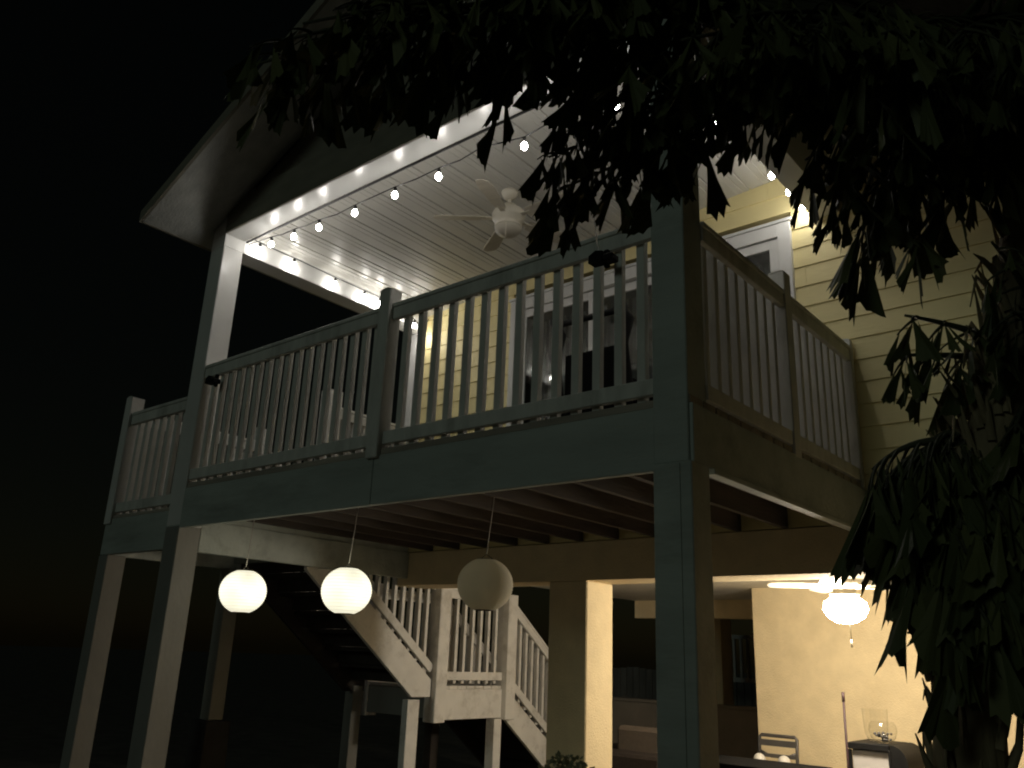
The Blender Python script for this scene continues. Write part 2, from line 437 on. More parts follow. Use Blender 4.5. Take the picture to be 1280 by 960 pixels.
mb = MB(); mb.box((XL1 - 0.07, YF + 0.2, 2.603), (XL1 - 0.02, YW - 0.01, ZT), 0.004); mb.build('rim_joist', BEAMP, deck)
n = 12
for k in range(n):
    x = -6.35 + k * (4.2 / (n - 1))
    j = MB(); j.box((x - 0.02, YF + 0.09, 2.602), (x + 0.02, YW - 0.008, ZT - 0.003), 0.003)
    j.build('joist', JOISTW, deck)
mb = MB()
y = YF
while y < YW - 0.05:
    mb.box((XL0 + 0.001, y + 0.012, ZT + 0.002), (XM1 + 0.005, min(y + 0.142, YW - 0.01), ZT + 0.045), 0.003)
    y += 0.148
mb.build('decking', DECKW, deck)
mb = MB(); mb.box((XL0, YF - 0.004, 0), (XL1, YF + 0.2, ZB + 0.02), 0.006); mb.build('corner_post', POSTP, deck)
mb = MB(); mb.box((XL0, YF - 0.002, ZB + 0.021), (XL1, YF + 0.2, 5.139), 0.006)
mb.box((XL0, YF - 0.002, 5.139), (XL1, YF + 0.199, 5.259), 0.0)
mb.build('upper_post', GLOSSW, deck)
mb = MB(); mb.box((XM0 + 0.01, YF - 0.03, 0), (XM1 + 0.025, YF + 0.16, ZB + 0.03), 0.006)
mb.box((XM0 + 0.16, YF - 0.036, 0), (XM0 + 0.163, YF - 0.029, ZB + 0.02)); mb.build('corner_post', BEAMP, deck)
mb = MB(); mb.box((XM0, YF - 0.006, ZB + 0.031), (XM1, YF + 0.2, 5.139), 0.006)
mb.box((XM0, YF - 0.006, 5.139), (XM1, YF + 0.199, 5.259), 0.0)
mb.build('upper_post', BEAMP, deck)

bal_cache = {}
def baluster(parent, p, h, m):
    key = (round(h, 3), m.name)
    if key not in bal_cache:
        b = MB(); b.box(Vector((-0.026, -0.021, 0)) + world_loc(parent), Vector((0.026, 0.021, h)) + world_loc(parent), 0.003)
        o = b.build('baluster', m, parent)
        bal_cache[key] = o
    else:
        o = bal_cache[key].copy(); col.objects.link(o); o.parent = parent
    o.location = Vector(p) - world_loc(parent)
    return o

def railing(parent, p, q, zb, zt, spacing, m, side, end=0.06, name='railing'):
    """straight or sloped railing between p and q (x,y,base z); zb / zt heights of bottom rail underside and top rail top above base; side = unit vector the balusters sit behind"""
    p = Vector(p); q = Vector(q); s = Vector(side)
    up = Vector((0, 0, 1))
    r = bpy.data.objects.new(name, None); r.empty_display_size = 0.1; col.objects.link(r); r.parent = parent
    mb = MB(); mb.bar(p + up * (zt - 0.075), q + up * (zt - 0.075), 0.04, 0.09, bev=0.004); mb.build('top_rail', m, r)
    mb = MB(); mb.bar(p + up * (zt - 0.014) + s * 0.02, q + up * (zt - 0.014) + s * 0.02, 0.095, 0.03, bev=0.004); mb.build('rail_cap', m, r)
    mb = MB(); mb.bar(p + up * (zb + 0.045), q + up * (zb + 0.045), 0.04, 0.09, bev=0.004); mb.build('bottom_rail', m, r)
    d = q - p; hd = Vector((d.x, d.y, 0)).length
    n = max(1, round((hd - 2 * end) / spacing))
    for k in range(n + 1):
        t = (end + (hd - 2 * end) * k / n) / hd
        c = p + d * t + s * 0.042 + up * (zb - 0.035)
        baluster(r, c, zt - 0.03 - zb + 0.03, m)
    return r

def rail_post(parent, x0, y0, x1, y1, z0, z1, m, name='rail_post'):
    mb = MB(); mb.box((x0, y0, z0), (x1, y1, z1), 0.006)
    mb.prism([(x0 + 0.0, z1), (x1, z1), ((x0 + x1) / 2 + 0.02, z1 + 0.012), ((x0 + x1) / 2 - 0.02, z1 + 0.012)], 'y', y0, y1)
    return mb.build(name, m, parent)

rail_post(deck, -4.35, YF - 0.03, -4.235, YF + 0.085, ZT - 0.02, 4.06, RAILP)
railing(deck, (XL1 + 0.002, YF + 0.03, ZT), (-4.352, YF + 0.03, ZT), 0.075, 1.105, 0.137, RAILP, (0, 1, 0), 0.09)
railing(deck, (-4.233, YF + 0.03, ZT), (XM0 - 0.002, YF + 0.03, ZT), 0.075, 1.105, 0.152, RAILP, (0, 1, 0), 0.10)
rail_post(deck, -2.02, 4.98, -1.91, 5.09, ZT - 0.02, 4.09, RAILP)
rail_post(deck, -2.0, YW - 0.08, -1.91, YW - 0.022, ZT, 4.0, RAILP)
railing(deck, (-1.94, YF + 0.202, ZT), (-1.94, 4.978, ZT), 0.06, 1.105, 0.145, RAILP, (-1, 0, 0), 0.09)
railing(deck, (-1.94, 5.092, ZT), (-1.94, YW - 0.082, ZT), 0.06, 1.105, 0.145, RAILP, (-1, 0, 0), 0.09)
# left side of the porch: short rail by the house wall
rail_post(deck, -6.87, 5.07, -6.71, 5.23, ZT, 4.12, WHITE)
railing(deck, (-6.76, 5.232, ZT), (-6.76, YW - 0.022, ZT), 0.06, 1.12, 0.14, WHITE, (-1, 0, 0), 0.09)

# lower side landing (one step down)
EX0, EX1, EY1 = -8.04, -6.902, 5.08
mb = MB(); mb.box((EX0, YF + 0.002, 2.34), (EX1, YF + 0.06, ZE), 0.004); mb.build('landing_beam', BEAMP, deck)
mb = MB(); mb.box((EX0, YF + 0.06, 2.34), (EX0 + 0.05, EY1, ZE), 0.004); mb.box((EX0 + 0.05, EY1 - 0.05, 2.40), (EX1 + 0.1, EY1, ZE), 0.004); mb.build('landing_rim', BEAMP, deck)
mb = MB()
y = YF
while y < EY1 - 0.05:
    mb.box((EX0 + 0.001, y + 0.008, ZE + 0.002), (EX1, min(y + 0.14, EY1), ZE + 0.03), 0.003); y += 0.146
mb.build('landing_decking', DECKW, deck)
rail_post(deck, -8.04, YF - 0.02, -7.92, YF + 0.11, ZE - 0.05, 3.86, WHITE)
rail_post(deck, -8.04, EY1 - 0.0, -7.92, EY1 + 0.13, 2.3, 3.88, WHITE)
railing(deck, (-7.918, YF + 0.03, ZE), (XL0 - 0.002, YF + 0.03, ZE), 0.06, 1.03, 0.137, RAILP, (0, 1, 0), 0.09)
railing(deck, (-7.96, YF + 0.112, ZE), (-7.96, EY1 - 0.002, ZE), 0.06, 1.06, 0.14, WHITE, (-1, 0, 0), 0.09)
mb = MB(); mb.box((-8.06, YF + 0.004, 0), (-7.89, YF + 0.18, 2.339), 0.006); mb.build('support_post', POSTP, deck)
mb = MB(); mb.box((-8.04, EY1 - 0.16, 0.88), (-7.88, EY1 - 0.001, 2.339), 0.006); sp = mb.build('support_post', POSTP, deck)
mb = MB(); mb.box((-8.10, EY1 - 0.22, 0), (-7.82, EY1 + 0.06, 0.879), 0.01); mb.build('dark_stand_in', STANDIN, sp)  # dark block standing in for an unknown dark thing hiding the post foot

# ------------------------------------------------------------------ staircase
stair = thing('staircase', (-7.4, 6.9, 0), 'white painted wooden staircase with a mid landing going down beside the deck', 'staircase')
SX0, SX1 = -7.92, -6.80
ZL = 1.27; LY0, LY1 = 6.9, 8.1
def flight(y0, z0, y1, z1):
    nst = max(2, round(abs(z0 - z1) / 0.185))
    sl = (z1 - z0) / (y1 - y0)
    for x in (SX0, SX1 - 0.045):
        s = MB()
        if z1 > 0.1:
            s.prism([(y0, z0 + 0.02), (y0, z0 - 0.36), (y1 - 0.30, z1 - 0.36 - sl * 0.30), (y1 - 0.03, z1 - 0.36 - sl * 0.30), (y1 - 0.03, z1 - sl * 0.03 + 0.02)], 'x', x, x + 0.045)
        else:
            yb = y0 + (0 - (z0 - 0.36)) / sl
            s.prism([(y0, z0 - 0.02), (y0, z0 - 0.36), (yb, 0.0), (y1, 0.0), (y1, z1 - 0.02 + 0.02)], 'x', x, x + 0.045)
        s.build('stringer', STAIRP if x > -7.5 else DARKT, stair)  # far stringer coloured dark to look unlit
    for k in range(1, nst):
        z = z0 + (z1 - z0) * k / nst
        ya = y0 + (y1 - y0) * (k - 1) / nst + 0.02; yb = y0 + (y1 - y0) * k / nst + 0.03
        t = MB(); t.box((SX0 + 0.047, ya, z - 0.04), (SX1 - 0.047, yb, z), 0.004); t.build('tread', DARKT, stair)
        t = MB(); t.box((SX0 + 0.047, yb - 0.045, z + (z1 - z0) / nst + 0.001), (SX1 - 0.047, yb - 0.025, z - 0.041), 0.002); t.build('riser', DARKT, stair)  # dark riser added to keep the underside black
flight(EY1, ZE, LY0, ZL)
flight(LY1, ZL, LY1 + 1.7, 0.02)
# landing
mb = MB()
mb.box((SX1 - 0.05, LY0 + 0.14, 0.90), (SX1, LY1 - 0.02, 1.215), 0.004); mb2 = MB(); mb2.box((SX0, LY0, 0.90), (SX0 + 0.05, LY1, 1.215), 0.004); mb2.build('landing_joist', DARKT, stair)  # far-side joist coloured dark to look unlit
mb2 = MB(); mb2.box((SX0 + 0.05, LY0, 0.92), (SX1 - 0.05, LY0 + 0.05, 1.215), 0.004); mb2.build('landing_joist', POSTP, stair); mb2 = MB(); mb2.box((SX0 + 0.05, LY1 - 0.05, 0.92), (SX1 - 0.05, LY1, 1.215), 0.004); mb2.build('landing_joist', DARKT, stair)  # front joist greyed and rear one darkened to look dim
mb.build('landing_frame', STAIRP, stair)
mb = MB()
y = LY0
while y < LY1 - 0.05:
    mb.box((SX0, y + 0.004, 1.217), (SX1 - 0.02, min(y + 0.136, LY1), 1.25), 0.003); y += 0.142
mb.build('landing_boards', STAIRP, stair)
def newel(x0, y0, s, z0, z1):
    mb = MB(); mb.box((x0, y0, z0), (x0 + s, y0 + s, z1), 0.006); return mb.build('newel_post', STAIRP, stair)
NS = 0.17
newel(SX1 - 0.10, LY0 - 0.02, NS, 0.88, 2.36)
newel(SX1 - 0.10, LY1 - 0.04, NS, 0.88, 2.30)
newel(SX0 - 0.08, LY0 - 0.02, NS, 0.88, 2.36)
newel(SX0 - 0.08, LY1 - 0.04, NS, 0.88, 2.30)
sl1 = (ZL - ZE) / (LY0 - EY1); sl2 = (0.02 - ZL) / 1.7
for x, sd in ((SX1 - 0.022, (-1, 0, 0)), (SX0 + 0.022, (-1, 0, 0))):
    railing(stair, (x, EY1 + 0.02, ZE + sl1 * 0.02), (x, LY0 - 0.022, ZL - sl1 * 0.022), 0.09, 1.08, 0.125, STAIRP, sd, 0.09)
    railing(stair, (x, LY0 - 0.02 + NS + 0.002, 1.25), (x, LY1 - 0.042, 1.25), 0.06, 1.06, 0.135, STAIRP, sd, 0.09)
    railing(stair, (x, LY1 - 0.04 + NS + 0.002, ZL + sl2 * 0.13), (x, LY1 + 1.5, ZL + sl2 * 1.5), 0.07, 1.06, 0.125, STAIRP, sd, 0.09)
newel(SX1 - 0.10, LY1 + 1.5, 0.12, 0.0, 1.1); newel(SX0 - 0.05, LY1 + 1.5, 0.12, 0.0, 1.1)
def sup(x0, y0, s, z1, dark_stand_in=0, m=STAIRP, w=None):
    mb = MB(); mb.box((x0, y0, dark_stand_in), (x0 + (w or s), y0 + s, z1), 0.005); o = mb.build('support_post', m, stair)
    if dark_stand_in:
        q = MB(); q.box((x0 - 0.06, y0 - 0.06, 0), (x0 + s + 0.06, y0 + s + 0.06, dark_stand_in - 0.001), 0.01); q.build('dark_stand_in', STANDIN, o)
sup(SX1 - 0.094, LY0 - 0.345, 0.17, 1.113, w=0.09)
sup(SX1 - 0.12, LY1 - 0.16, 0.13, 0.89)
sup(SX0 - 0.08, LY0 - 0.2, 0.14, 1.2, m=POSTP)  # far-side supports greyed and darkened to look unlit
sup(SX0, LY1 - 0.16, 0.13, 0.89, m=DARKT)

# ------------------------------------------------------------------ string lights
SG = 'string lights round the porch ceiling'
def string_light(name, label, anchor, wire_pts, bulbs, drop=0.05):
    root = thing(name, anchor, label, 'string lights', SG)
    mb = MB(); mb.tube(wire_pts, 0.0055, 6); mb.build('cable', WIRE, root)
    first = None
    for b in bulbs:
        b = Vector(b)
        s = MB()
        s.lathe(b + Vector((0, 0, 0.026)), [(0.0, 0), (0.014, 0.0), (0.015, 0.03), (0.011, 0.04), (0.005, 0.045), (0.0, 0.05)], 10)
        q = MB()
        q.lathe(b, [(0.0, -0.030), (0.012, -0.027), (0.021, -0.016), (0.024, -0.002), (0.021, 0.012), (0.014, 0.022), (0.012, 0.026)], 12)
        bo = q.build('bulb', BULB, root)
        s.build('socket', WIRE, bo)
    return root
fb = [(-6.28, 5.13), (-5.93, 5.10), (-5.57, 5.08), (-5.07, 5.05), (-4.61, 5.07), (-4.12, 5.06), (-3.66, 5.05), (-3.28, 5.0), (-2.92, 5.06), (-2.52, 5.0)]
fb = [(x, YF + 0.235 + 0.015 * math.sin(x * 9), z) for x, z in fb]
wp = [(-6.66, YF + 0.235, 5.24)]
for i, b in enumerate(fb):
    wp.append((b[0], b[1], b[2] + 0.075))
    if i < len(fb) - 1:
        c = fb[i + 1]; wp.append(((b[0] + c[0]) / 2, b[1] - 0.01, (b[2] + c[2]) / 2 + 0.055))
wp.append((-2.15, YF + 0.235, 5.2))
s1 = string_light('string_light', 'lit bulb string with black cable hung along the front header', (-4.4, YF + 0.24, 5.24), wp, fb)
mb = MB(); mb.tube([(-6.66, YF + 0.212, 5.252), (-2.14, YF + 0.212, 5.252)], 0.012, 6); mb.build('support_cable', WIRE, s1)
lb = [(-6.62, y, z) for y, z in ((3.98, 5.21), (4.38, 5.21), (4.9, 5.20), (5.30, 5.20), (5.52, 5.2), (5.80, 5.17), (6.05, 5.12), (6.2, 5.05))]
wp = [(-6.63, YF + 0.235, 5.30)] + [(x, y, z + 0.075) for x, y, z in lb] + [(-6.63, YW - 0.03, 5.28)]
string_light('string_light', 'lit bulb string running back along the porch header beside the left post', (-6.63, 4.9, 5.3), wp, lb)
rb = [(-2.19, y, z) for y, z in ((4.25, 5.18), (4.7, 5.2), (5.16, 5.22), (5.6, 5.22), (5.94, 5.24), (6.22, 5.22))]
wp = [(-2.18, YF + 0.235, 5.28)] + [(x, y, z + 0.075) for x, y, z in rb] + [(-2.17, YW - 0.03, 5.3)]
string_light('string_light', 'lit bulb string on the porch header partly hidden behind palm leaves', (-2.17, 5.0, 5.3), wp, rb)

# ------------------------------------------------------------------ paper lanterns
LG = 'paper lanterns hung under the deck'
def lantern(c, m, label, lean):
    c = Vector(c)
    root = thing('paper_lantern', c + Vector((0, 0, 0.5)), label, 'lantern', LG)
    r = 0.178; prof = []
    N_ = 44
    for i in range(N_ + 1):
        a = -math.pi / 2 + 0.36 + (math.pi - 0.72) * i / N_
        rib = 1 - 0.022 * abs(math.cos(i * math.pi / 2))
        prof.append((r * math.cos(a) * rib * 1.03, r * math.sin(a) * 0.96))
    mb = MB(); mb.lathe(c, prof, 40, wob=lambda a, z: 0.006 * math.sin(3 * a + z * 9))
    sh = mb.build('shade', m, root)
    mb = MB()
    zt = prof[-1][1]
    for zz, rr in ((zt, prof[-1][0]), (-zt, prof[0][0])):
        pts = [c + Vector((rr * math.cos(2 * math.pi * k / 20), rr * math.sin(2 * math.pi * k / 20), zz)) for k in range(21)]
        mr_ = MB(); mr_.tube(pts, 0.003, 5, caps=False); mr_.build('wire_ring', BRONZE, root)
    mb.tube([c + Vector((-prof[-1][0], 0, zt)), c + Vector((0, 0, zt + 0.035)), c + Vector((prof[-1][0], 0, zt))], 0.0025, 5)
    mb.build('wire_hanger', BRONZE, root)
    mb = MB(); mb.tube([c + Vector((0, 0, zt + 0.035)), c + Vector((lean, 0.02, 2.62 - c.z))], 0.0035, 5)
    mb.build('cord', LTGREY, root)
lantern((-6.04, 3.92, 2.0), LANT, 'glowing round paper lantern hanging next to the left corner post', 0.0)
lantern((-4.95, 4.07, 2.0), LANT, 'glowing round paper lantern hanging in front of the upper stair flight', 0.02)
lantern((-3.72, 4.2, 2.03), LANTOFF, 'unlit grey green round paper lantern hanging in front of the stair landing', 0.03)

# ------------------------------------------------------------------ ceiling fans
def ceiling_fan(c, ztop, rod, label, lit, ang, blade_m, rad=0.66, nb=5, pitch=12):
    c = Vector(c)
    root = thing('ceiling_fan', (c.x, c.y, ztop), label, 'ceiling fan')
    mb = MB(); mb.lathe((c.x, c.y, ztop), [(0, -0.075), (0.03, -0.075), (0.055, -0.055), (0.072, -0.02), (0.075, -0.001), (0, -0.001)], 24)
    mb.build('canopy', FANW, root)
    mb = MB(); mb.tube([(c.x, c.y, ztop - 0.07), (c.x, c.y, ztop - rod)], 0.014, 10); mb.build('downrod', FANW, root)
    z = ztop - rod
    mb = MB(); mb.lathe((c.x, c.y, z), [(0, -0.21), (0.075, -0.21), (0.095, -0.19), (0.095, -0.165), (0.14, -0.15), (0.148, -0.10), (0.13, -0.065), (0.085, -0.045), (0.06, -0.005), (0, 0.0)], 32)
    mb.build('motor_housing', FANW, root)
    zb = z - 0.135
    for k in range(nb):
        a = ang + 2 * math.pi * k / nb
        d = Vector((math.cos(a), math.sin(a), 0)); s = Vector((-d.y, d.x, 0)) 
        tilt = Vector((0, 0, 1)) * math.sin(R(pitch)) + s * math.cos(R(pitch))
        up = d.cross(tilt)
        o = Vector((c.x, c.y, zb))
        mb = MB(); mb.bar(o + d * 0.13, o + d * 0.24, 0.05, 0.008, bev=0.002)
        iron = mb.build('blade_iron', FANW, root)
        mb = MB()
        outl = [(0.2, -0.05), (0.28, -0.062), (rad - 0.08, -0.075), (rad - 0.02, -0.06), (rad, -0.02), (rad, 0.02), (rad - 0.02, 0.06), (rad - 0.08, 0.075), (0.28, 0.062), (0.2, 0.05)]
        A = [mb.bm.verts.new(o + d * x + tilt * y + up * 0.004) for x, y in outl]
        B = [mb.bm.verts.new(o + d * x + tilt * y - up * 0.004) for x, y in outl]
        mb.bm.faces.new(A); mb.bm.faces.new(B[::-1])
        for i in range(len(outl)):
            mb.bm.faces.new([A[i], B[i], B[(i + 1) % len(outl)], A[(i + 1) % len(outl)]])
        mb.build('blade', blade_m, root)
    zl = z - 0.215
    mb = MB(); mb.lathe((c.x, c.y, zl), [(0, -0.0), (0.09, 0.0), (0.12, 0.012), (0.12, 0.003), (0.1, -0.006), (0, -0.006)], 28); mb.build('light_fitter', FANW, root)
    if lit:
        mb = MB(); mb.lathe((c.x, c.y, zl - 0.105), [(0.0, -0.125), (0.08, -0.112), (0.145, -0.07), (0.18, -0.005), (0.165, 0.05), (0.12, 0.085), (0.08, 0.097)], 28); mb.build('light_globe', FANL, root)  # globe enlarged to take in the lamp's bloom
    else:
        mb = MB(); mb.lathe((c.x, c.y, zl - 0.007), [(0.0, -0.085), (0.05, -0.08), (0.09, -0.06), (0.115, -0.03), (0.12, 0.0), (0, 0)], 28); mb.build('light_bowl', FROST, root)
    mb = MB(); mb.tube([(c.x + 0.06, c.y - 0.1, zl - 0.02), (c.x + 0.06, c.y - 0.1, zl - (0.36 if lit else 0.16))], 0.003, 5)
    if lit: mb.tube([(c.x + 0.06, c.y - 0.1, zl - 0.36), (c.x + 0.06, c.y - 0.1, zl - 0.42)], 0.008, 6)
    mb.build('pull_chain', FANW, root)
ceiling_fan((-4.31, 4.95, 0), zc(-4.31) + 0.004, 0.13, 'cream ceiling fan with unlit bowl light on the porch ceiling', False, R(218), FANB, 0.66, 5, -14)
ceiling_fan((-2.50, 7.40, 0), 2.45, 0.05, 'ceiling fan with bright glowing globe under the house', True, R(205), FANW, 0.62)

# ------------------------------------------------------------------ small things on the deck
def clip_lamp(p, label, s=1.0):
    p = Vector(p)
    root = thing('flood_lamp', p, label, 'lamp', 'black lamps clamped to the front rail')
    mb = MB()
    mb.prism([(p.x - 0.09 * s, p.z - 0.025), (p.x + 0.02 * s, p.z - 0.03), (p.x + 0.03 * s, p.z + 0.03), (p.x - 0.03 * s, p.z + 0.042), (p.x - 0.085 * s, p.z + 0.02)], 'y', p.y - 0.10 * s, p.y - 0.01)
    mb.build('lamp_head', BLACKM, root)
    mb = MB(); mb.box((p.x + 0.0, p.y - 0.03, p.z - 0.05), (p.x + 0.03, p.y - 0.002, p.z + 0.06), 0.004)
    mb.box((p.x + 0.03, p.y - 0.09, p.z - 0.04), (p.x + 0.12 * s, p.y - 0.015, p.z - 0.0), 0.006); mb.build('bracket', BLACKM, root)
clip_lamp((-2.42, YF - 0.005, 3.76), 'black flood lamp clamped under the front top rail near the tall middle post', 0.8)
clip_lamp((-6.43, YF - 0.005, 3.75), 'black flood lamp clamped to the front rail beside the left post', 0.75)

ch = thing('bar_chair', (-3.42, 5.2, ZT + 0.03), 'tall black patio chair behind the front railing before the glass door', 'chair')
cz = ZT + 0.03
mb = MB(); mb.box((-3.68, 4.98, cz + 0.62), (-3.12, 5.5, cz + 0.72), 0.02); mb.build('seat', BLACKF, ch)
mb = MB(); mb.box((-3.66, 4.94, cz + 0.35), (-3.12, 4.97, cz + 0.95), 0.01); mb.build('backrest', BLACKF, ch)
for sx in (-3.72, -3.10):
    mb = MB(); mb.tube([(sx, 4.95, cz), (sx, 4.95, cz + 0.62), (sx - 0.03, 4.94, cz + 0.95), (sx + 0.03, 4.93, cz + 1.12), (sx - 0.02, 4.90, cz + 1.24), (sx - 0.05, 4.92, cz + 1.26)], [0.035, 0.045, 0.04, 0.04, 0.042, 0.03], 8); mb.build('leg', BLACKM, ch)
    mb = MB(); mb.tube([(sx, 5.5, cz), (sx, 5.48, cz + 0.66)], 0.02, 8); mb.build('leg', BLACKM, ch)
mb = MB(); mb.tube([(-3.72, 4.92, cz + 1.21), (-3.10, 4.92, cz + 1.21)], 0.026, 8); mb.build('top_rail', BLACKM, ch)

# ------------------------------------------------------------------ things below the house
cab = thing('patio_cabinet', (-2.55, 8.4, 0.06), 'grey patio cabinet with black top and rounded black side before the yellow wall', 'cabinet')
mb = MB(); mb.box((-2.78, 8.1, 0.08), (-2.46, 8.6, 0.93), 0.006); mb.build('front_panel', LTGREY, cab)
mb = MB()
arc = [(-2.44, 0.99)] + [(-2.44 + 0.13 * math.sin(t), 0.84 + 0.15 * math.cos(t)) for t in [i * math.pi / 16 for i in range(1, 9)]] + [(-2.29, 0.08), (-2.45, 0.08), (-2.45, 0.93)]
mb.prism(arc, 'y', 8.06, 8.62); mb.build('rounded_side', BLACKM, cab)
mb = MB(); mb.box((-2.80, 8.06, 0.935), (-2.452, 8.62, 0.99), 0.006); mb.build('cabinet_top', BLACKM, cab)
mb = MB(); mb.box((-2.81, 8.07, 0.07), (-2.782, 8.11, 0.93), 0.004); mb.box((-2.465, 8.05, 0.07), (-2.44, 8.098, 0.95), 0.004); mb.build('edge_frame', BLACKM, cab)
bw = thing('glass_bowl', (-2.55, 8.25, 0.99), 'round clear glass bowl with pebbles on top of the patio cabinet', 'bowl')
mb = MB(); mb.lathe((-2.55, 8.25, 0.993), [(0.0, 0.0), (0.055, 0.0), (0.10, 0.04), (0.12, 0.10), (0.11, 0.15), (0.09, 0.175)], 28); mb.build('bowl_wall', JAR, bw)
mb = MB()
rnd = random.Random(3)
for k in range(26):
    a = rnd.uniform(0, 6.28); q = rnd.uniform(0, 0.075); s = rnd.uniform(0.01, 0.017)
    c = Vector((-2.55 + q * math.cos(a), 8.25 + q * math.sin(a), 1.012 + rnd.uniform(0.0, 0.06)))
    mb.lathe(c, [(0, -s), (s * 0.8, -s * 0.5), (s, 0), (s * 0.8, s * 0.5), (0, s)], 7)
mb.build('pebbles', GREYM, bw)
mb = MB(); mb.lathe((-2.66, 8.42, 0.993), [(0.0, 0.0), (0.07, 0.0), (0.095, 0.05), (0.105, 0.15), (0.11, 0.27)], 24)
tag(mb.build('glass_vase', JAR), 'tall clear glass vase behind the pebble bowl on the cabinet', 'vase')
br = thing('broom', (-2.80, 8.0, 0.06), 'upright broom with dark red handle leaning at the cabinet edge', 'broom')
mb = MB(); mb.tube([(-2.80, 8.02, 0.25), (-2.80, 8.04, 1.36)], 0.011, 8); mb.tube([(-2.80, 8.04, 1.32), (-2.80, 8.041, 1.40)], 0.014, 8)
mb.build('handle', mat('dark_red_broom_handle', (0.035, 0.016, 0.018), 0.6, 0.1, 10, 0.05), br)
mb = MB(); mb.box((-2.93, 7.99, 0.06), (-2.67, 8.05, 0.26), 0.02); mb.build('brush_head', DARKF, br)

def frame_chair(c, w_, h, rot, label, group):
    c = Vector(c)
    root = thing('bistro_chair', c, label, 'chair', group)
    m3 = Matrix.Rotation(rot, 3, 'Z')
    P = lambda x, y, z: c + m3 @ Vector((x, y, z))
    hw = w_ / 2
    mb = MB()
    mb.tube([P(-hw, 0.02, 0.42), P(-hw, 0.06, h - 0.02), P(-hw + 0.02, 0.062, h), P(hw - 0.02, 0.062, h), P(hw, 0.06, h - 0.02), P(hw, 0.02, 0.42)], 0.018, 8)
    mb.bar(P(-hw, 0.05, h - 0.07), P(hw, 0.05, h - 0.07), 0.02, 0.06); mb.bar(P(-hw, 0.04, h - 0.19), P(hw, 0.04, h - 0.19), 0.02, 0.035)
    mb.tube([P(-hw, 0.05, h - 0.15), P(-hw * 0.4, 0.05, h - 0.2), P(hw * 0.4, 0.05, h - 0.2), P(hw, 0.05, h - 0.15)], 0.014, 6)
    mb.build('backrest', GREYM, root)
    mb = MB(); mb.box(c + Vector((-hw, -0.38, 0.42)), c + Vector((hw, 0.0, 0.45)), 0.008, None); mb.build('seat', GREYM, root)
    for x, y in ((-hw, 0.0), (hw, 0.0), (-hw, -0.36), (hw, -0.36)):
        mb = MB(); mb.tube([P(x, y, 0), P(x, y, 0.42)], 0.012, 8); mb.build('leg', GREYM, root)
    return root
frame_chair((-3.84, 8.95, 0.06), 0.40, 0.85, 0.0, 'grey metal frame chair with white balls on it by the dark doorway', 'metal chairs along the yellow wall')
frame_chair((-1.92, 8.6, 0.06), 0.40, 0.88, -0.9, 'dark metal frame chair half hidden behind the palm trunk', 'metal chairs along the yellow wall')
for x, lab in ((-3.98, 'white ball on the metal chair nearer the doorway'), (-3.72, 'white ball on the metal chair nearer the cabinet')):
    mb = MB(); rr = 0.06
    for (cx_, cy_) in ((x, 8.85),):
        mb.lathe((cx_, cy_, 0.455 + 0.06 + 0.17), [(rr * math.sin(t), -rr * math.cos(t)) for t in [i * math.pi / 12 for i in range(13)]], 18)
    mb.box((x - 0.05, 8.78, 0.512), (x + 0.05, 8.92, 0.627), 0.01)
    tag(mb.build('ball', PLWHITE), lab, 'ball', 'white balls on the metal chair')
tb = thing('patio_table', (-3.2, 7.0, 0.06), 'dark table edge behind the tall middle post below the house', 'table')
mb = MB(); mb.box((-3.75, 6.85, 0.79), (-2.72, 7.45, 0.83), 0.006); mb.build('table_top', BLACKF, tb)
for x, y in ((-3.7, 6.9), (-2.78, 6.9), (-3.7, 7.4), (-2.78, 7.4)):
    mb = MB(); mb.box((x - 0.025, y - 0.025, 0.06), (x + 0.025, y + 0.025, 0.789), 0.004); mb.build('leg', BLACKM, tb)
so = thing('outdoor_sofa', (-4.9, 8.1, 0.06), 'dark wicker sofa with a taupe back cushion below the house', 'sofa')
mb = MB(); mb.box((-5.6, 7.8, 0.06), (-4.5, 8.5, 0.42), 0.02); mb.box((-5.6, 8.4, 0.42), (-4.5, 8.55, 0.72), 0.02); mb.build('wicker_base', DARKF, so)
mb = MB(); mb.box((-5.30, 8.2, 0.58), (-4.62, 8.38, 0.93), 0.04); mb.build('back_cushion', TAUPE, so)
mb = MB(); mb.box((-5.5, 7.82, 0.422), (-4.55, 8.18, 0.70), 0.03); mb.build('seat_cushion', DARKF, so)

lw = MB(); lw.box((-9.5, 12.0, 0), (-5.2, 12.2, 0.98), 0.01); lw.box((-9.5, 11.98, 0.981), (-5.2, 12.22, 1.03), 0.008)
tag(lw.build('block_wall', mat('warm_grey_block', (0.22, 0.19, 0.155), 0.9, 0.12, 4, 0.4, 40)), 'low warm grey block wall behind the sofa', 'wall')
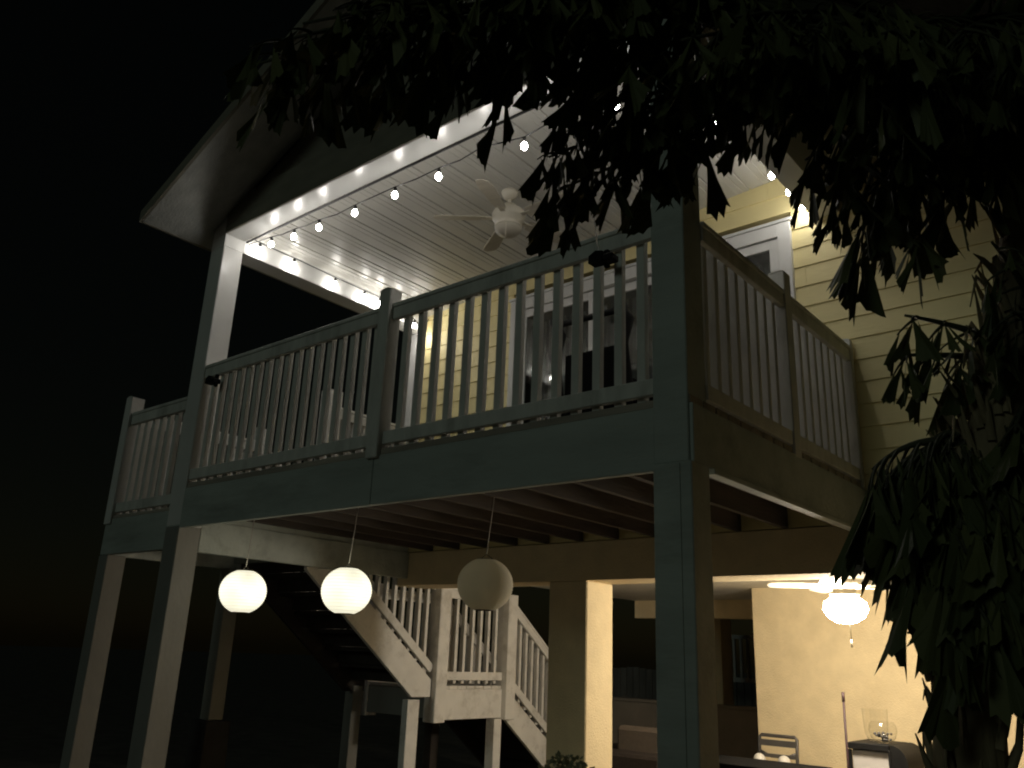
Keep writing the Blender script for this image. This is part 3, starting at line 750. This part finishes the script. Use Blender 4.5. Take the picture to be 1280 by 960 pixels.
# neighbouring fence and pale picket rail seen through the opening
fe = thing('board_fence', (-7.5, 15.5, 0), 'low grey board fence in the dark beyond the house', 'fence')
mb = MB()
x = -12
while x < -3:
    mb.box((x, 15.5, 0), (x + 0.14, 15.53, 1.45 + 0.02 * math.sin(x * 7)), 0.004); x += 0.15
mb.build('boards', FENCEW, fe)
mb = MB(); mb.box((-12, 15.53, 0.3), (-3, 15.58, 0.4)); mb.box((-12, 15.53, 1.15), (-3, 15.58, 1.25)); mb.build('rails', FENCEW, fe)
pr = thing('picket_railing', (-6.6, 14.6, 0), 'dim white picket railing in the doorway gap beyond the house', 'railing')
mb = MB(); mb.box((-8.2, 14.6, 2.03), (-5.6, 14.66, 2.1), 0.004); mb.box((-8.2, 14.6, 1.30), (-5.6, 14.66, 1.38), 0.004); mb.build('rails', NWHITE, pr)
for k in range(20):
    x = -8.15 + k * 0.13
    mb = MB(); mb.box((x, 14.605, 1.381), (x + 0.045, 14.65, 2.029), 0.003); mb.build('picket', NWHITE, pr)
for x in (-8.2, -5.7):
    mb = MB(); mb.box((x, 14.66, 0), (x + 0.1, 14.76, 2.15), 0.004); mb.build('post', NWHITE, pr)

# ------------------------------------------------------------------ shrub
sh = thing('round_shrub', (-3.61, 5.0, 0), 'small rounded pale shrub in front of the yellow column', 'shrub')
mb = MB(); mb.tube([(-3.61, 5, 0), (-3.60, 5.01, 0.4), (-3.61, 5.0, 0.75)], [0.03, 0.025, 0.015], 7); mb.build('stem', STEM, sh)
mb = MB()
rnd = random.Random(8)
for k in range(900):
    u = rnd.uniform(-1, 1); a = rnd.uniform(0, 6.28); q = math.sqrt(1 - u * u); rr = 0.22 * rnd.uniform(0.7, 1.06)
    c = Vector((-3.61 + rr * q * math.cos(a), 5 + rr * q * math.sin(a), 0.745 + rr * u))
    d = Vector((rnd.gauss(0, 1), rnd.gauss(0, 1), rnd.gauss(0.3, 1))).normalized(); s = d.orthogonal().normalized()
    L_ = rnd.uniform(0.025, 0.05); wv = L_ * 0.35
    vs = [mb.bm.verts.new(p) for p in (c, c + d * L_ * 0.5 + s * wv, c + d * L_, c + d * L_ * 0.5 - s * wv)]
    mb.bm.faces.new(vs)
mb.build('foliage', SHRUBL, sh, fix=False)

# ------------------------------------------------------------------ fishtail palm
palm = thing('fishtail_palm', (-0.62, 2.75, 0), 'dark fishtail palm with jagged drooping leaflets hanging before the porch', 'palm')
rnd = random.Random(21)
def leaflet(bm, p, d, L_, nrm, mi):
    """wedge with a ragged fishtail end; d = direction, nrm = facing"""
    d = d.normalized(); s = d.cross(nrm)
    if s.length < 1e-3: s = d.orthogonal()
    s.normalize(); nn = s.cross(d)
    W = L_ * rnd.uniform(0.10, 0.22)
    sk = rnd.uniform(-0.16, 0.16)
    curl = rnd.uniform(-0.18, 0.22) * L_
    fold = rnd.uniform(0.0, 0.05) * L_
    base = bm.verts.new(p)
    ml = bm.verts.new(p + d * L_ * 0.5 - s * W * 0.46 + nn * curl * 0.3)
    mr = bm.verts.new(p + d * L_ * 0.5 + s * W * 0.46 + nn * curl * 0.3)
    mc = bm.verts.new(p + d * L_ * 0.52 + nn * (curl * 0.3 + fold))
    ends = []
    n_ = 7
    for k in range(n_):
        t = k / (n_ - 1) * 2 - 1
        rag = (0.93 if k % 2 else 1.0) + rnd.uniform(-0.05, 0.05) + sk * t + (rnd.uniform(-0.12, 0.02) if abs(t) > 0.9 else 0)
        ends.append(bm.verts.new(p + d * L_ * rag + s * W * (t + rnd.uniform(-0.06, 0.06)) + nn * (curl + fold * (1 - abs(t)))))
    f = [[base, ml, mc], [base, mc, mr], [ml, ends[0], ends[1], mc], [mc, ends[1], ends[2]], [mc, ends[2], ends[3]], [mc, ends[3], ends[4]], [mc, ends[4], ends[5]], [mc, ends[5], ends[6], mr]]
    for q in f:
        fc = bm.faces.new(q); fc.material_index = mi

def bez(a, b, c, t):
    return a * (1 - t) ** 2 + b * 2 * t * (1 - t) + c * t * t

def frond(a, c, lift, np_=11, plen=0.42, leafL=0.15, start=0.3, dense=1.0, droop=0.8):
    a = Vector(a); c = Vector(c)
    mid = (a + c) / 2 + Vector((0, 0, lift))
    mb = MB()
    pts = [bez(a, mid, c, i / 14) for i in range(15)]
    mb.tube(pts, [0.020 - 0.016 * i / 14 for i in range(15)], 6, mi=1)
    for k in range(np_):
        t = start + (1 - start) * (k + 0.5) / np_
        p = bez(a, mid, c, t); d = (bez(a, mid, c, min(1, t + 0.02)) - bez(a, mid, c, t - 0.02)).normalized()
        side = d.cross(Vector((0, 0, 1)))
        if side.length < 0.05: side = d.orthogonal()
        side.normalize()
        for sg in (-1, 1):
            if rnd.random() > 0.93: continue
            pl = plen * (1 - 0.45 * abs(t - 0.5) * 2 * 0.8) * rnd.uniform(0.75, 1.2)
            pd = (side * sg * rnd.uniform(0.7, 1.1) + d * rnd.uniform(0.35, 0.8) + Vector((0, 0, -rnd.uniform(0.1, 0.5)))).normalized()
            nl = max(3, int(pl / 0.085 * dense))
            pts2 = []
            for i in range(6):
                u = i / 5
                pts2.append(p + pd * pl * u + Vector((0, 0, -1)) * droop * pl * 0.45 * u * u)
            mb.tube(pts2, [0.006 - 0.004 * i / 5 for i in range(6)], 4, mi=1, caps=False)
            for j in range(nl):
                u = 0.06 + 0.94 * (j + 0.5) / nl
                i = min(4, int(u * 5)); q = pts2[i].lerp(pts2[i + 1], u * 5 - i)
                td = (pts2[i + 1] - pts2[i]).normalized()
                ls = td.cross(Vector((0, 0, 1)))
                if ls.length < 0.05: ls = td.orthogonal()
                ls.normalize()
                dirv = (td * rnd.uniform(0.4, 0.9) + ls * (1 if j % 2 else -1) * rnd.uniform(0.3, 0.8) + Vector((0, 0, -1)) * droop * rnd.uniform(1.1, 2.4))
                nr = Vector((rnd.gauss(0, 0.6), rnd.gauss(0, 0.6), rnd.gauss(0.6, 0.4)))
                leaflet(mb.bm, q, dirv, leafL * rnd.uniform(0.75, 1.55), nr, 0)
    return mb.build('frond', [LEAF, RACHIS], palm, fix=False)

# stems
def stem(pts, r0, r1, fib=60):
    mb = MB(); pts = [Vector(p) for p in pts]
    n_ = 18; path = []
    for i in range(n_ + 1):
        t = i / n_ * (len(pts) - 1); k = min(len(pts) - 2, int(t)); path.append(pts[k].lerp(pts[k + 1], t - k))
    mb.tube(path, [(r0 + (r1 - r0) * i / n_) * (1 + 0.10 * (i % 3 == 0)) for i in range(n_ + 1)], 12)
    for k in range(fib):     # torn leaf sheath fibres
        t = rnd.uniform(0.15, 1) * n_; i = min(n_ - 1, int(t)); p = path[i].lerp(path[i + 1], t - i)
        a = rnd.uniform(0, 6.28); r_ = r0 + (r1 - r0) * t / n_
        q = p + Vector((math.cos(a), math.sin(a), 0)) * r_
        o = Vector((math.cos(a), math.sin(a), 0)) * rnd.uniform(0.01, 0.05)
        mb.tube([q, q + o + Vector((0, 0, rnd.uniform(0.05, 0.12))), q + o * 1.6 + Vector((0, 0, rnd.uniform(-0.05, 0.22)))], [0.016, 0.010, 0.002], 4, caps=False)
    return mb.build('trunk', STEM, palm)
stem([(-0.64, 2.74, 0), (-0.62, 2.73, 1.5), (-0.49, 2.70, 2.13), (-0.34, 2.70, 2.6), (-0.20, 2.6, 3.25)], 0.105, 0.05, 240)
stem([(-0.36, 2.85, 0), (-0.31, 2.85, 1.5), (-0.22, 2.84, 2.6), (-0.10, 2.8, 3.5)], 0.07, 0.04, 50)
stem([(-0.52, 2.95, 0), (-0.45, 3.05, 1.4), (-0.42, 3.1, 2.4)], 0.06, 0.035, 40)

CP = Vector((-0.20, 2.6, 3.3)); CQ = Vector((-0.10, 2.8, 3.5)); CL = Vector((-0.47, 2.70, 2.20)); CM = Vector((-0.25, 2.82, 2.45))
# upper fronds arching out over the yard
LEFT = ((-1.9, 1.02, 3.23), (-1.92, 1.09, 3.24), (-1.71, 1.06, 3.24), (-1.7, 1.15, 3.35), (-1.55, 1.33, 3.37), (-1.58, 1.5, 3.36), (-1.50, 1.64, 3.34))
for c in LEFT:
    frond(CP, c, 0.42, np_=9, plen=0.21, leafL=(0.15 if c[0] < -1.6 else 0.125), start=0.35, dense=(0.85 if c[0] < -1.6 else 0.55))
for c in ((-1.77, 1.05, 3.21), (-1.73, 1.25, 3.31), (-1.65, 1.31, 3.29), (-1.93, 1.07, 3.22), (-1.70, 1.2, 3.45), (-1.55, 1.2, 3.5)):
    frond(CP, c, 0.45, np_=8, plen=0.2, leafL=0.145, start=0.5, dense=0.9)
MID = ((-1.5, 1.91, 3.18), (-1.43, 1.88, 3.28), (-1.32, 1.91, 3.25), (-1.22, 1.97, 3.26), (-1.08, 1.97, 3.27), (-0.95, 1.91, 3.26), (-1.09, 1.73, 3.24), (-0.89, 1.7, 3.2),
    (-0.85, 2.03, 3.36), (-0.77, 2.13, 3.27), (-0.75, 1.74, 3.23), (-0.62, 1.84, 3.18), (-1.0, 2.3, 3.6), (-0.6, 3.4, 3.7))
for c in MID:
    frond(CP, c, 0.22, np_=10, plen=0.17, leafL=(0.12 if c[0] < -1.15 else 0.13), start=(0.62 if c[0] < -1.15 else 0.3), dense=0.9)
RIGHT = ((-0.73, 2.28, 3.18), (-0.73, 2.37, 3.05), (-0.57, 2.36, 3.04), (-0.47, 2.39, 3.02), (-0.35, 2.41, 3.02), (-0.25, 2.38, 2.9), (-0.54, 2.08, 3.07),
    (-0.39, 2.11, 3.07), (-0.25, 2.14, 3.05), (-0.44, 1.92, 3.14), (-0.28, 1.98, 3.1), (-0.14, 2.04, 3.03), (0.3, 2.4, 3.2), (0.3, 3.2, 3.4), (-0.2, 1.6, 3.5))
for c in RIGHT:
    frond(CQ, c, 0.16, np_=9, plen=0.2, leafL=0.135, start=0.25, dense=1.05)
for c in ((-0.80, 2.33, 3.12), (-0.72, 2.40, 3.0), (-0.66, 2.45, 3.0)):
    frond(CQ, c, 0.14, np_=6, plen=0.16, leafL=0.125, start=0.4, dense=0.9)
frond(CP, (-1.55, 2.02, 3.12), 0.2, np_=6, plen=0.13, leafL=0.17, start=0.6, dense=0.9)
frond(CP, (-0.72, 2.5, 2.90), 0.12, np_=5, plen=0.13, leafL=0.17, start=0.45, dense=0.8)
# lower hanging skirt
LOW = [(CL, c) for c in ((-0.73, 2.6, 2.12), (-0.71, 2.57, 2.01), (-0.66, 2.55, 1.92), (-0.61, 2.51, 1.87), (-0.58, 2.59, 2.12), (-0.53, 2.52, 1.97), (-0.63, 2.64, 2.22))]
LOW += [(CL, c) for c in ((-0.76, 2.58, 2.17), (-0.74, 2.62, 2.14), (-0.52, 2.47, 1.75))]
LOW += [(CM, c) for c in ((-0.46, 2.53, 2.01), (-0.38, 2.54, 1.99), (-0.49, 2.54, 1.87), (-0.4, 2.56, 1.85), (-0.52, 2.68, 2.20), (-0.38, 2.6, 2.24), (-0.2, 2.55, 2.1))]
for a, c in LOW:
    frond(a, c, 0.13, np_=9, plen=0.13, leafL=0.21, start=0.10, dense=0.85, droop=rnd.uniform(0.7, 1.3))
# thin spare fronds across the siding
for a, c, l in ((CM, (-0.60, 2.49, 2.60), 0.05), (CM, (-0.66, 2.57, 2.51), 0.04), (CM, (-0.33, 2.35, 2.7), 0.08), (CM, (-0.32, 2.42, 2.52), 0.08), (CQ, (-0.56, 2.4, 2.76), 0.05)):
    frond(a, c, l, np_=3, plen=0.10, leafL=0.125, start=0.5, dense=0.5)

# ------------------------------------------------------------------ light
SUN_EL, SUN_AZ = R(18), R(185)     # dim far street glow from the front right (azimuth from +Y towards +X)
wd = bpy.data.worlds.new('World'); sc.world = wd; wd.use_nodes = True
nt = wd.node_tree
sky = nt.nodes.new('ShaderNodeTexSky'); sky.sky_type = 'NISHITA'; sky.sun_disc = False
sky.sun_elevation = SUN_EL; sky.sun_rotation = SUN_AZ
tint = nt.nodes.new('ShaderNodeMixRGB'); tint.blend_type = 'MULTIPLY'; tint.inputs['Fac'].default_value = 1; tint.inputs['Color2'].default_value = (1.0, 0.85, 0.5, 1)
nt.links.new(sky.outputs['Color'], tint.inputs['Color1']); nt.links.new(tint.outputs['Color'], nt.nodes['Background'].inputs['Color'])
nt.nodes['Background'].inputs['Strength'].default_value = 0.0008
ld = bpy.data.lights.new('street_glow', 'SUN'); ld.energy = 0.105; ld.angle = R(15); ld.color = (0.80, 1.0, 0.86)
lo = bpy.data.objects.new('street_glow', ld); col.objects.link(lo)
frm = Vector((math.sin(SUN_AZ) * math.cos(SUN_EL), math.cos(SUN_AZ) * math.cos(SUN_EL), math.sin(SUN_EL)))
lo.rotation_euler = (-frm).to_track_quat('-Z', 'Y').to_euler()

# ------------------------------------------------------------------ camera
cd = bpy.data.cameras.new('camera'); cam = bpy.data.objects.new('camera', cd); col.objects.link(cam)
cd.sensor_width = 36; cd.lens = 36 * 1050 / 1280; cd.clip_start = 0.05; cd.clip_end = 500
Rw = Matrix(((0.7702644, 0.16756903, 0.61531567), (0.63656978, -0.26006998, -0.72604581), (0.03836234, 0.9509386, -0.30699202)))
m4 = Rw.to_4x4(); m4.translation = Vector((0, 0, 1.6)); cam.matrix_world = m4
sc.camera = cam

sc.view_settings.view_transform = 'Standard'; sc.view_settings.look = 'None'
sc.view_settings.exposure = 0; sc.view_settings.gamma = 1; sc.view_settings.use_curve_mapping = False
sc.render.engine = 'CYCLES'
sc.cycles.use_denoising = True
sc.cycles.max_bounces = 8; sc.cycles.diffuse_bounces = 5; sc.cycles.transparent_max_bounces = 12
sc.cycles.sample_clamp_indirect = 4
sc.cycles.filter_width = 2.0
